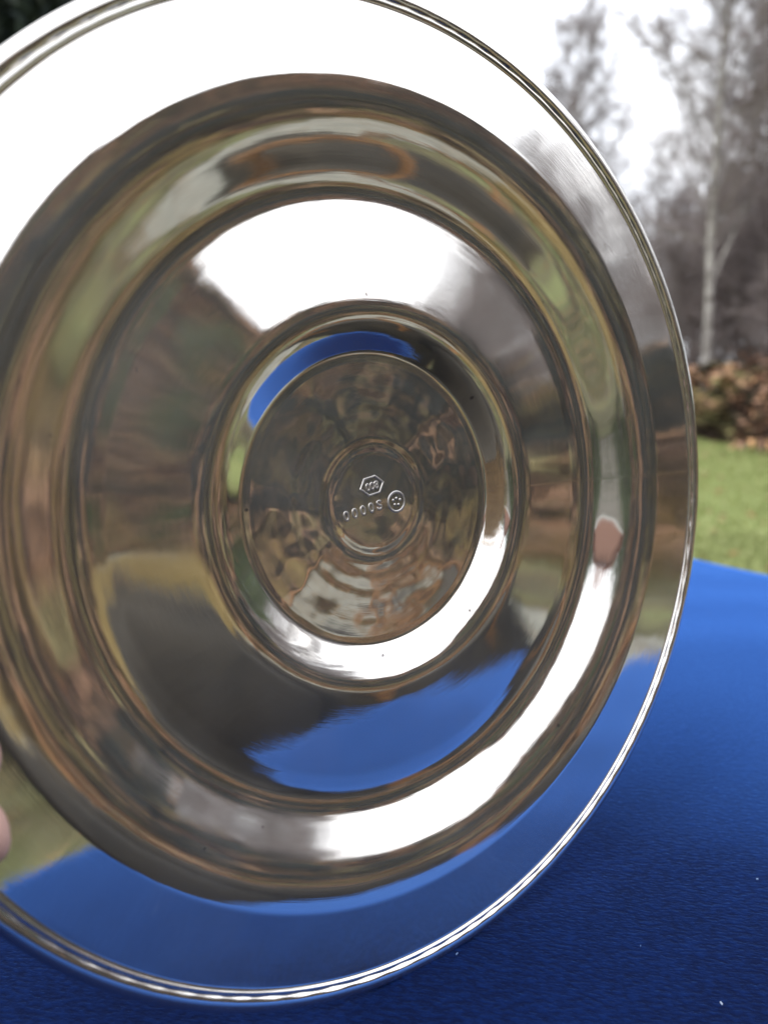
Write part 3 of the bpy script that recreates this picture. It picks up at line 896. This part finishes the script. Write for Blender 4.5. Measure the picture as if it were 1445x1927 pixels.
Zg = Zg + np.where(front, dent * amp * np.clip((0.962 - Rg) / 0.01, 0, 1) + ripple + rim_ripple, 0)
pv = np.stack([Xg, Yg, Zg], -1).reshape(-1, 3) * PR
M_ = len(fr)
i = np.arange(M_ - 1)[:, None] * NS; j = np.arange(NS)[None]; k = (j + 1) % NS
pf = np.stack([i + j, i + NS + j, i + NS + k, i + k], -1).reshape(-1, 4)
keep = ~((pf[:, 0] < NS) )
pf_full = pf[keep]
# collapse the innermost ring (r=0) to one vertex through a triangle fan
uvp = np.stack([Tg / (2 * PI), Rg], -1).reshape(-1, 2)
me = bpy.data.meshes.new('silver_plate')
faces = pf_full.tolist() + [(0, NS + a, NS + (a + 1) % NS) for a in range(NS)]
plate = mesh_np('silver_plate', pv, faces, M_SILVER, smooth=True, uv=uvp)
plate.matrix_world = plate_m
tag(plate, 'round polished silver plate with threaded rim, held upright on the blue velvet', 'plate')


def disc_z(x, y):
    return float(np.interp(math.hypot(x, y), rr, zz))


def px_to_plate(px, py, off=None):
    off = float(zz[20]) if off is None else off
    return _px_to_plate(px, py, off)


def _px_to_plate(px, py, off):
    """where the view ray of a photo pixel meets the plate's centre disc, in plate units"""
    f = 1500.0
    d = cam.matrix_basis.to_3x3() @ Vector(((px - 722.5) / f, (963.5 - py) / f, -1))
    o = PC + PN * (off * PR)
    t = (o - EYE).dot(PN) / d.dot(PN)
    q = plate_m.inverted() @ (EYE + d * t)
    return q.x / PR, q.y / PR


bpy.context.view_layer.update()
DZ = float(zz[20])


# stamped marks: rims of metal thrown up round each punch
def stamp_mesh(name, poly, width, height, parent=None):
    """closed bevelled ridge following poly (list of xy in plate units)"""
    P = np.array(poly); n = len(P)
    c = P.mean(0)
    V, F = [], []
    for q in range(n):
        e = (P[q] - c); e = e / np.linalg.norm(e)
        for dr, h in ((-width, -0.0004), (-width * 0.35, height), (width * 0.35, height), (width, -0.0004)):
            V.append(((P[q][0] + e[0] * dr) * PR, (P[q][1] + e[1] * dr) * PR, h * PR))
    for q in range(n):
        a, b = q * 4, ((q + 1) % n) * 4
        for s in range(3):
            F.append((a + s, a + s + 1, b + s + 1, b + s))
    o = mesh_np(name, V, F, M_SILVER_STAMP, parent)
    return o


def text_mesh(name, body, size, loc, rot, parent, ext=0.0009):
    cu = bpy.data.curves.new(name, 'FONT')
    cu.body = body; cu.size = size * 1.12 * PR; cu.align_x = 'CENTER'; cu.align_y = 'CENTER'
    cu.extrude = ext * 0.3 * PR; cu.bevel_depth = 0.0010 * PR; cu.bevel_resolution = 1
    tmp = bpy.data.objects.new(name, cu); COL.objects.link(tmp)
    dg = bpy.context.evaluated_depsgraph_get()
    me = bpy.data.meshes.new_from_object(tmp.evaluated_get(dg))
    bpy.data.objects.remove(tmp)
    me.materials.clear(); me.materials.append(M_SILVER_STAMP)
    o = link(bpy.data.objects.new(name, me), parent)
    o.location = loc; o.rotation_euler = (0, 0, rot)
    return o


cx_, cy_ = px_to_plate(700, 914); cx2, cy2 = px_to_plate(746, 944)
l0 = px_to_plate(648, 974); l1 = px_to_plate(718, 950)
ang = math.atan2(l1[1] - l0[1], l1[0] - l0[0])
ca, sa = math.cos(ang), math.sin(ang)
hexa = [(-0.030, 0), (-0.016, 0.0185), (0.012, 0.0185), (0.030, 0), (0.016, -0.0185), (-0.012, -0.0185)]
hx = [(cx_ + x * ca - y * sa, cy_ + x * sa + y * ca) for x, y in hexa]
mk = stamp_mesh('hallmark', [(x - cx_, y - cy_) for x, y in hx], 0.0030, 0.0011, plate)
mk.location = (cx_ * PR, cy_ * PR, DZ * PR)
text_mesh('digits', '800', 0.020, (0, 0, 0), ang + PI, mk, 0.0015)
circ = [(0.0215 * math.cos(a), 0.0215 * math.sin(a)) for a in np.linspace(0, 2 * PI, 40, endpoint=False)]
mk2 = stamp_mesh('maker_mark', circ, 0.0032, 0.0012, plate)
mk2.location = (cx2 * PR, cy2 * PR, DZ * PR)
tb = []
for dx_, dy_ in ((-0.0085, 0.004), (0.0, 0.0075), (0.0095, 0.004), (-0.005, -0.006), (0.005, -0.0065)):
    bm = bmesh.new(); bmesh.ops.create_uvsphere(bm, u_segments=10, v_segments=6, radius=0.0032 * PR)
    bmesh.ops.scale(bm, vec=(1, 1, 0.7), verts=bm.verts)
    o = bm_obj('punch_dot', bm, M_SILVER_STAMP, mk2, True); o.location = (dx_ * PR, dy_ * PR, 0)
chars = '0000S'
for q, ch in enumerate(chars):
    f = q / 4
    x = l0[0] + (l1[0] - l0[0]) * (0.06 + 0.88 * f); y = l0[1] + (l1[1] - l0[1]) * (0.06 + 0.88 * f)
    text_mesh('stamped_character', ch, 0.026, (x * PR, y * PR, DZ * PR), ang, plate)


# ------------------------------------------------------------------ photographer
def skin_obj(name, pts, edges, mat, parent, levels=2, root=0):
    bm = bmesh.new()
    ly = bm.verts.layers.skin.verify()
    vs = []
    for q, (p, r) in enumerate(pts):
        v = bm.verts.new(p)
        v[ly].radius = (r, r) if not isinstance(r, tuple) else r
        v[ly].use_root = (q == root)
        vs.append(v)
    for a, b in edges: bm.edges.new((vs[a], vs[b]))
    me = bpy.data.meshes.new(name); bm.to_mesh(me); bm.free()
    me.materials.append(mat)
    o = link(bpy.data.objects.new(name, me), parent)
    sk = o.modifiers.new('skin', 'SKIN'); sk.use_smooth_shade = True
    sb = o.modifiers.new('sub', 'SUBSURF'); sb.levels = levels; sb.render_levels = levels
    # bake the grown surface so that the figure is one plain mesh
    dg = bpy.context.evaluated_depsgraph_get()
    bpy.context.view_layer.update()
    dg = bpy.context.evaluated_depsgraph_get()
    me2 = bpy.data.meshes.new_from_object(o.evaluated_get(dg))
    o.modifiers.clear(); o.data = me2
    me2.name = name
    if not me2.materials: me2.materials.append(mat)
    me2.polygons.foreach_set('use_smooth', np.ones(len(me2.polygons), bool))
    return o


person = empty('person', (0.20, -0.48, 0.0))
tag(person, 'person in dark coat with long ginger hair, sitting at the table holding the plate', 'person')
PO = Vector((0.20, -0.48, 0.0))
def L_(p): return tuple(Vector(p) - PO)


neck = (0.13, -0.39, 0.955); chest = (0.15, -0.42, 0.81); belly = (0.18, -0.46, 0.64); pelvis = (0.20, -0.50, 0.50)
shR = (0.27, -0.37, 0.880); shL = (-0.02, -0.40, 0.895)
elR = (0.375, -0.03, 0.672); wrR = (0.130, -0.090, 0.840)
elL = (-0.18, -0.17, 0.80); wrL = (-0.19, 0.03, 0.835)
head0 = (0.11, -0.345, 1.02); head1 = (0.095, -0.305, 1.08); head2 = (0.095, -0.32, 1.15)
hipR = (0.29, -0.50, 0.49); hipL = (0.11, -0.51, 0.49)
knR = (0.36, -0.06, 0.50); knL = (0.10, -0.08, 0.50)
anR = (0.37, -0.02, 0.09); anL = (0.10, -0.06, 0.09); toR = (0.39, 0.11, 0.035); toL = (0.09, 0.07, 0.035)

# body: head, neck, torso, arms to the wrists, legs
B = [(pelvis, 0.12), (belly, 0.115), (chest, 0.13), (neck, 0.052), (head0, 0.062), (head1, 0.085), (head2, 0.062),
     (shR, 0.055), (elR, 0.040), (wrR, 0.026), (shL, 0.055), (elL, 0.040), (wrL, 0.026),
     (hipR, 0.085), (knR, 0.058), (anR, 0.038), (toR, 0.03), (hipL, 0.085), (knL, 0.058), (anL, 0.038), (toL, 0.03)]
# hands: palm then five short chains each
def hand(Bl, El, wrist_i, palm, fingers):
    pi_ = len(Bl); Bl.append((palm, 0.024)); El.append((wrist_i, pi_))
    for chain, r in fingers:
        prev = pi_
        for q, p in enumerate(chain):
            Bl.append((p, r * (1 - 0.10 * q))); El.append((prev, len(Bl) - 1)); prev = len(Bl) - 1


E_ = [(0, 1), (1, 2), (2, 3), (3, 4), (4, 5), (5, 6), (2, 7), (7, 8), (8, 9), (2, 10), (10, 11), (11, 12), (0, 13), (13, 14), (14, 15), (15, 16), (0, 17), (17, 18), (18, 19), (19, 20)]


def pix3(px, py, off):
    """point over the plate's front plane (off metres in front) under a photo pixel"""
    f = 1500.0
    d = cam.matrix_basis.to_3x3() @ Vector(((px - 722.5) / f, (963.5 - py) / f, -1))
    o = PC + PN * off
    t = (o - EYE).dot(PN) / d.dot(PN)
    return EYE + d * t


def lerp(a, b, t): return Vector(a).lerp(Vector(b), t)


palmL = Vector((-0.150, 0.105, 0.832))
tip1 = pix3(8, 1408, 0.012); tip2 = pix3(24, 1550, 0.0125)
tip3 = pix3(-75, 1665, 0.011)
base1 = palmL + Vector((-0.002, 0.020, 0.022)); base2 = palmL + Vector((0.004, 0.022, 0.002)); base3 = palmL + Vector((0.004, 0.016, -0.016)); base4 = palmL + Vector((0, 0.010, -0.03))
fl = []
for bs, tp, r in ((base1, tip1, 0.0095), (base2, tip2, 0.0102), (base3, tip3, 0.0095), (base4, pix3(-150, 1735, 0.012), 0.0085)):
    m1 = bs.lerp(tp, 0.45) + PN * 0.006; m2 = bs.lerp(tp, 0.78) + PN * 0.002
    fl.append(([bs, m1, m2, tp], r))
th1 = PC + px_ * (-0.145) + py_ * (-0.045) - PN * 0.022
fl.append(([palmL + Vector((-0.004, 0.03, 0.02)), th1 + px_ * (-0.022), th1], 0.0105))
hand(B, E_, 12, tuple(palmL), fl)
palmR = Vector((0.088, -0.064, 0.890))
fr_ = []
for q in range(4):
    b0 = palmR + Vector((-0.022, 0.006, 0.024 - 0.018 * q))
    fr_.append(([b0, b0 + Vector((-0.020, 0.026, 0.002)), b0 + Vector((-0.042, 0.020, 0.0)), b0 + Vector((-0.050, 0.010, 0))], 0.0088))
fr_.append(([palmR + Vector((0, -0.02, 0.018)), palmR + Vector((-0.022, -0.032, 0.026)), palmR + Vector((-0.046, -0.030, 0.026))], 0.0098))
hand(B, E_, 9, tuple(palmR), fr_)
body = skin_obj('body', [(L_(p), r) for p, r in B], E_, M_SKIN, person, 2)

cb = Tubes(20)
cpts = [Vector(p) for p in (pelvis, belly, chest, lerp(chest, neck, .55), lerp(chest, neck, .85))]
cb.add([L_(cpts[0] - Vector((0, 0, 0.10))), L_(cpts[0]), L_(cpts[1]), L_(cpts[2]), L_(cpts[3]), L_(cpts[4]), L_(lerp(chest, neck, 1.0))], [0.19, 0.19, 0.175, 0.185, 0.155, 0.085, 0.066])
cb.build('coat_body', M_COAT, person)
for tp_, bs_ in ((tip1, base1), (tip2, base2)):
    bm = bmesh.new(); bmesh.ops.create_uvsphere(bm, u_segments=14, v_segments=8, radius=1.0)
    ax = (tp_ - bs_).normalized(); sx3 = PN.cross(ax).normalized(); nz = ax.cross(sx3)
    if nz.dot(PN) < 0: nz = -nz
    mm = Matrix((ax * 0.0052, sx3 * 0.0040, nz * 0.0014)).transposed()
    for v in bm.verts: v.co = mm @ v.co
    nb = bm_obj('fingernail', bm, M_NAIL, person, True)
    nb.location = tp_ - ax * 0.0085 + nz * 0.0046 - PO
coat = skin_obj('coat_sleeves', [(L_(p), r) for p, r in [(pelvis, 0.165), (belly, 0.15), (chest, 0.165), (lerp(chest, neck, .8), 0.085), (shR, 0.085), (lerp(shR, elR, .5), 0.085), (elR, 0.092), (lerp(elR, wrR, .35) - Vector((0, 0, 0.012)), 0.082), (lerp(elR, wrR, 1.05), 0.042),
        (shL, 0.078), (lerp(shL, elL, .5), 0.068), (elL, 0.062), (lerp(elL, wrL, .5), 0.054), (lerp(elL, wrL, .93), 0.044), (hipR, 0.125), (hipL, 0.125)]],
        [(0, 1), (1, 2), (2, 3), (2, 4), (4, 5), (5, 6), (6, 7), (7, 8), (2, 9), (9, 10), (10, 11), (11, 12), (12, 13), (0, 14), (0, 15)], M_COAT, person, 2)
trs = skin_obj('trousers', [(L_(p), r) for p, r in [(pelvis, 0.13), (hipR, 0.105), (knR, 0.074), (lerp(knR, anR, .9), 0.055), (hipL, 0.105), (knL, 0.074), (lerp(knL, anL, .9), 0.055)]],
        [(0, 1), (1, 2), (2, 3), (0, 4), (4, 5), (5, 6)], M_JEANS, person, 2)
for an, to in ((anR, toR), (anL, toL)):
    skin_obj('boot', [(L_((an[0], an[1], an[2] + .10)), 0.058), (L_((an[0], an[1] - .02, an[2] - .03)), 0.054), (L_(to), 0.042)], [(0, 1), (1, 2)], M_BOOT, person, 2)

stool = empty('garden_stool', (0.20, -0.52, 0.0))
tag(stool, 'plain wooden stool the person in the dark coat is sitting on', 'stool')
rbox('seat', 0.36, 0.32, 0.03, (0, 0, 0.385), M_WOOD, stool, 0.008)
for sx in (-1, 1):
    for sy in (-1, 1):
        rbox('leg', 0.035, 0.035, 0.368, (sx * 0.14, sy * 0.12, 0.184), M_WOOD, stool, 0.004)

bag = empty('invented_dark_bag', (0.66, 0.005, 0.405), t_rot)  # invented bag, added to give the plate's reflection a dark mass and orange streaks
tag(bag, 'invented black bag with tan straps, added as the dark mass mirrored in the plate', 'bag')
bm = bmesh.new()
bmesh.ops.create_cube(bm, size=1)
bmesh.ops.subdivide_edges(bm, edges=list(bm.edges), cuts=7, use_grid_fill=True)
for v in bm.verts:
    x, y, z = v.co * 2
    k = 0.78 + 0.22 * math.sqrt(max(0, 1 - (abs(x) ** 4 + abs(z) ** 4) / 2))
    sag = 0.05 * (1 - x * x) * (z > 0) * z
    v.co = Vector((x * 0.21 * (1 - 0.10 * z * z), y * (0.12 - 0.035 * max(z, 0)) * k, (z + 1) * 0.194 - sag))
    v.co += Vector((0, 0.008 * math.sin(x * 9 + z * 5), 0.006 * math.sin(x * 7 + y * 4)))
bag_body = bm_obj('bag_body', bm, M_COAT, bag, True)
sm_ = bag_body.modifiers.new('sub', 'SUBSURF'); sm_.levels = 1; sm_.render_levels = 1
for sy in (-1, 1):
    st = Tubes(6)
    pts = [(-0.10, sy * 0.10, 0.20), (-0.105, sy * 0.095, 0.33), (-0.07, sy * 0.10, 0.40), (0.0, sy * 0.13, 0.405), (0.07, sy * 0.12, 0.39), (0.105, sy * 0.095, 0.32), (0.10, sy * 0.10, 0.20)]
    st.add(pts, [0.008] * 7); st.build('strap', M_STRAP, bag)
stool2 = copy_tree(stool)  # second stool, added only to hold the invented bag
stool2.location = (0.66, 0.005, 0.0); stool2.rotation_euler = (0, 0, t_rot)
tag(stool2, 'plain wooden stool added to carry the invented black bag', 'stool')
for o_ in (stool, stool2): o_['group'] = 'wooden stools by the table'

# face pieces
fwd = Vector((-0.18, 0.94, -0.25)).normalized()
side = fwd.cross(Vector((0, 0, 1))).normalized(); upv = side.cross(fwd)
HC = Vector(head1)
def ball(name, c, r, sc, mat, parent):
    bm = bmesh.new(); bmesh.ops.create_uvsphere(bm, u_segments=16, v_segments=10, radius=r)
    bmesh.ops.scale(bm, vec=sc, verts=bm.verts)
    o = bm_obj(name, bm, mat, parent, True)
    m = Matrix((side, fwd, upv)).transposed().to_4x4(); m.translation = Vector(c) - PO
    o.matrix_local = m
    return o
for s in (-1, 1):
    ball('eye', HC + fwd * 0.080 + side * 0.031 * s + upv * 0.012, 0.011, (1.2, .8, .8), M_EYE, person)
    ball('iris', HC + fwd * 0.0885 + side * 0.031 * s + upv * 0.012, 0.0055, (1, .5, 1), M_LENS, person)
    ball('ear', HC + side * 0.084 * s + upv * 0.0, 0.026, (.35, .7, 1.1), M_SKIN, person)
ball('nose', HC + fwd * 0.090 - upv * 0.012, 0.015, (.8, 1.1, 1.5), M_SKIN, person)
ball('mouth', HC + fwd * 0.076 - upv * 0.050, 0.014, (1.6, .6, .5), M_LIP, person)

# long hair: strands from the scalp falling past the shoulders
R3 = np.random.default_rng(77)
V, F = [], []
def strand(pts, w):
    pts = np.asarray(pts)
    t = np.gradient(pts, axis=0); t /= np.linalg.norm(t, axis=1)[:, None]
    s = np.cross(t, R3.normal(0, 1, 3)); s /= np.linalg.norm(s, axis=1)[:, None] + 1e-9
    s2 = np.cross(t, s)
    o = sum(len(x) for x in V)
    m = len(pts)
    ww = np.linspace(w, w * 0.35, m)[:, None]
    V.append(np.concatenate([pts + s * ww, pts - s * ww * .5 + s2 * ww, pts - s * ww * .5 - s2 * ww]))
    for q in range(m - 1):
        for a_, b_ in ((0, 1), (1, 2), (2, 0)):
            F.append((o + a_ * m + q, o + a_ * m + q + 1, o + b_ * m + q + 1, o + b_ * m + q))


fw, sd, up = np.array(fwd), np.array(side), np.array(upv)
hc = np.array(HC)
for q in range(1500):
    a = R3.uniform(0, 2 * PI); e = R3.uniform(0.05, 1.35)
    d = sd * math.cos(a) * math.cos(e) + fw * math.sin(a) * math.cos(e) + up * math.sin(e)
    if d @ fw > 0.05: continue
    p0 = hc + d * np.array([0.098, 0.104, 0.11]).mean() + up * 0.02
    out = d - up * (d @ up); out /= np.linalg.norm(out) + 1e-9
    ln = R3.uniform(0.28, 0.5)
    pts = [p0]
    sway = R3.normal(0, 0.02, 3)
    for k in range(1, 8):
        f = k / 7
        fall = np.array([0, 0, -1.0])
        o_ = out * (0.028 + 0.035 * math.sin(f * 2.2)) - fw * 0.02 * f
        pts.append(p0 + o_ * min(1, f * 2.5) + fall * ln * f ** 1.15 + sway * f + 0.012 * math.sin(f * 9 + q) * sd * f)
    if d @ sd > 0.2:
        lead = R3.uniform(0.2, 1.0)
        pts = [p + (sd * 0.11 + fw * 0.15) * lead * (k / 7) ** 1.3 for k, p in enumerate(pts)]
    strand(pts, R3.uniform(0.0007, 0.0016) * (1.6 if d @ sd > 0.2 else 1))
VV = np.concatenate(V) - np.array(PO)
mesh_np('hair', VV, F, M_HAIR, person, True)
# solid scalp under the strands
bm = bmesh.new(); bmesh.ops.create_icosphere(bm, subdivisions=3, radius=0.099)
m = Matrix((side, fwd, upv)).transposed()
for v in list(bm.verts):
    v.co = m @ v.co
for v in [v for v in bm.verts if v.co.dot(fwd) > 0.045 and v.co.dot(upv) < 0.055 or v.co.dot(upv) < -0.06]:
    bm.verts.remove(v)
sc_ = bm_obj('scalp_hair', bm, M_HAIR, person, True); sc_.location = HC + Vector((0, 0, 0.025)) - fwd * 0.008 - PO

# ------------------------------------------------------------------ the camera in the person's hand
cmr = empty('compact_camera', (0.0, -0.012, 0.94))
tag(cmr, 'small black compact camera held in front of the silver plate', 'camera')
cm_body = rbox('camera_body', 0.104, 0.026, 0.060, (0.012, -0.045, -0.004), M_CAMBODY, cmr, 0.006)
rbox('screen', 0.064, 0.002, 0.046, (0.004, -0.0592, -0.004), M_LENS, cmr, 0.0008)
rbox('shutter_button', 0.012, 0.010, 0.004, (0.045, -0.045, 0.028), M_TRIM, cmr, 0.001)
def cyl(name, r, y0, y1, mat, parent, seg=40):
    bm = bmesh.new()
    bmesh.ops.create_cone(bm, cap_ends=True, segments=seg, radius1=r, radius2=r, depth=abs(y1 - y0))
    bmesh.ops.rotate(bm, matrix=Matrix.Rotation(PI / 2, 3, 'X'), verts=bm.verts)
    bmesh.ops.bevel(bm, geom=[e for e in bm.edges if len(e.link_faces) == 2 and e.calc_face_angle() > 1], offset=0.0012, segments=2, affect='EDGES')
    o = bm_obj(name, bm, mat, parent, False); o.location = (0, (y0 + y1) / 2, 0)
    return o
cyl('lens_barrel', 0.027, -0.0315, -0.018, M_CAMBODY, cmr)
cyl('lens_barrel', 0.022, -0.0178, -0.006, M_CAMBODY, cmr)
cyl('lens_front', 0.014, -0.0058, -0.0050, M_LENS, cmr)

# ------------------------------------------------------------------ cottage beyond the bank
cot = empty('brick_cottage')
tag(cot, 'small beige cottage with red brick gable and tiled roof beyond the garden shrubs', 'house')
rbox('wall', 7, 5, 3.2, (0, 0, 1.6), M_RENDER, cot, 0.02)
bm = bmesh.new()
vs = [bm.verts.new(p) for p in [(-3.8, -2.9, 3.0), (3.8, -2.9, 3.0), (3.8, 0, 5.4), (-3.8, 0, 5.4), (-3.8, 2.9, 3.0), (3.8, 2.9, 3.0), (-3.8, -2.9, 3.2), (3.8, -2.9, 3.2), (3.8, 0, 5.6), (-3.8, 0, 5.6), (-3.8, 2.9, 3.2), (3.8, 2.9, 3.2)]]
for f in ((0, 1, 2, 3), (3, 2, 5, 4), (6, 9, 8, 7), (9, 10, 11, 8), (0, 6, 7, 1), (4, 5, 11, 10), (0, 3, 9, 6), (3, 4, 10, 9), (1, 7, 8, 2), (2, 8, 11, 5)):
    bm.faces.new([vs[q] for q in f])
rf = bm_obj('roof', bm, M_ROOF, cot)
rbox('chimney', 0.7, 0.7, 1.6, (2.2, 0, 5.9), M_BRICK, rf, 0.02)
for s in (-1, 1):
    gb = bmesh.new()
    q = [gb.verts.new(p) for p in [(s * 3.48, -2.48, 3.19), (s * 3.48, 2.48, 3.19), (s * 3.48, 0, 5.25), (s * 3.3, -2.48, 3.19), (s * 3.3, 2.48, 3.19), (s * 3.3, 0, 5.25)]]
    for f in ((0, 1, 2), (3, 5, 4), (0, 3, 4, 1), (1, 4, 5, 2), (2, 5, 3, 0)): gb.faces.new([q[x] for x in f])
    bm_obj('gable', gb, M_BRICK, cot)
    rbox('bargeboard', 0.06, 5.2, 0.18, (s * 3.52, 0, 3.2), M_TRIM, cot, 0.01)
for x in (-2.2, 0.0, 2.2):
    for s in (-1, 1):
        w_ = rbox('window', 1.1, 0.08, 1.2, (x, s * 2.52, 1.9), M_TRIM, cot, 0.01)
        rbox('pane', 0.9, 0.02, 1.0, (0, s * 0.038, 0), M_PANE, w_, 0.003)
cot.location = (13.6, -20.6, 0.0); cot.rotation_euler = (0, 0, rad(124))
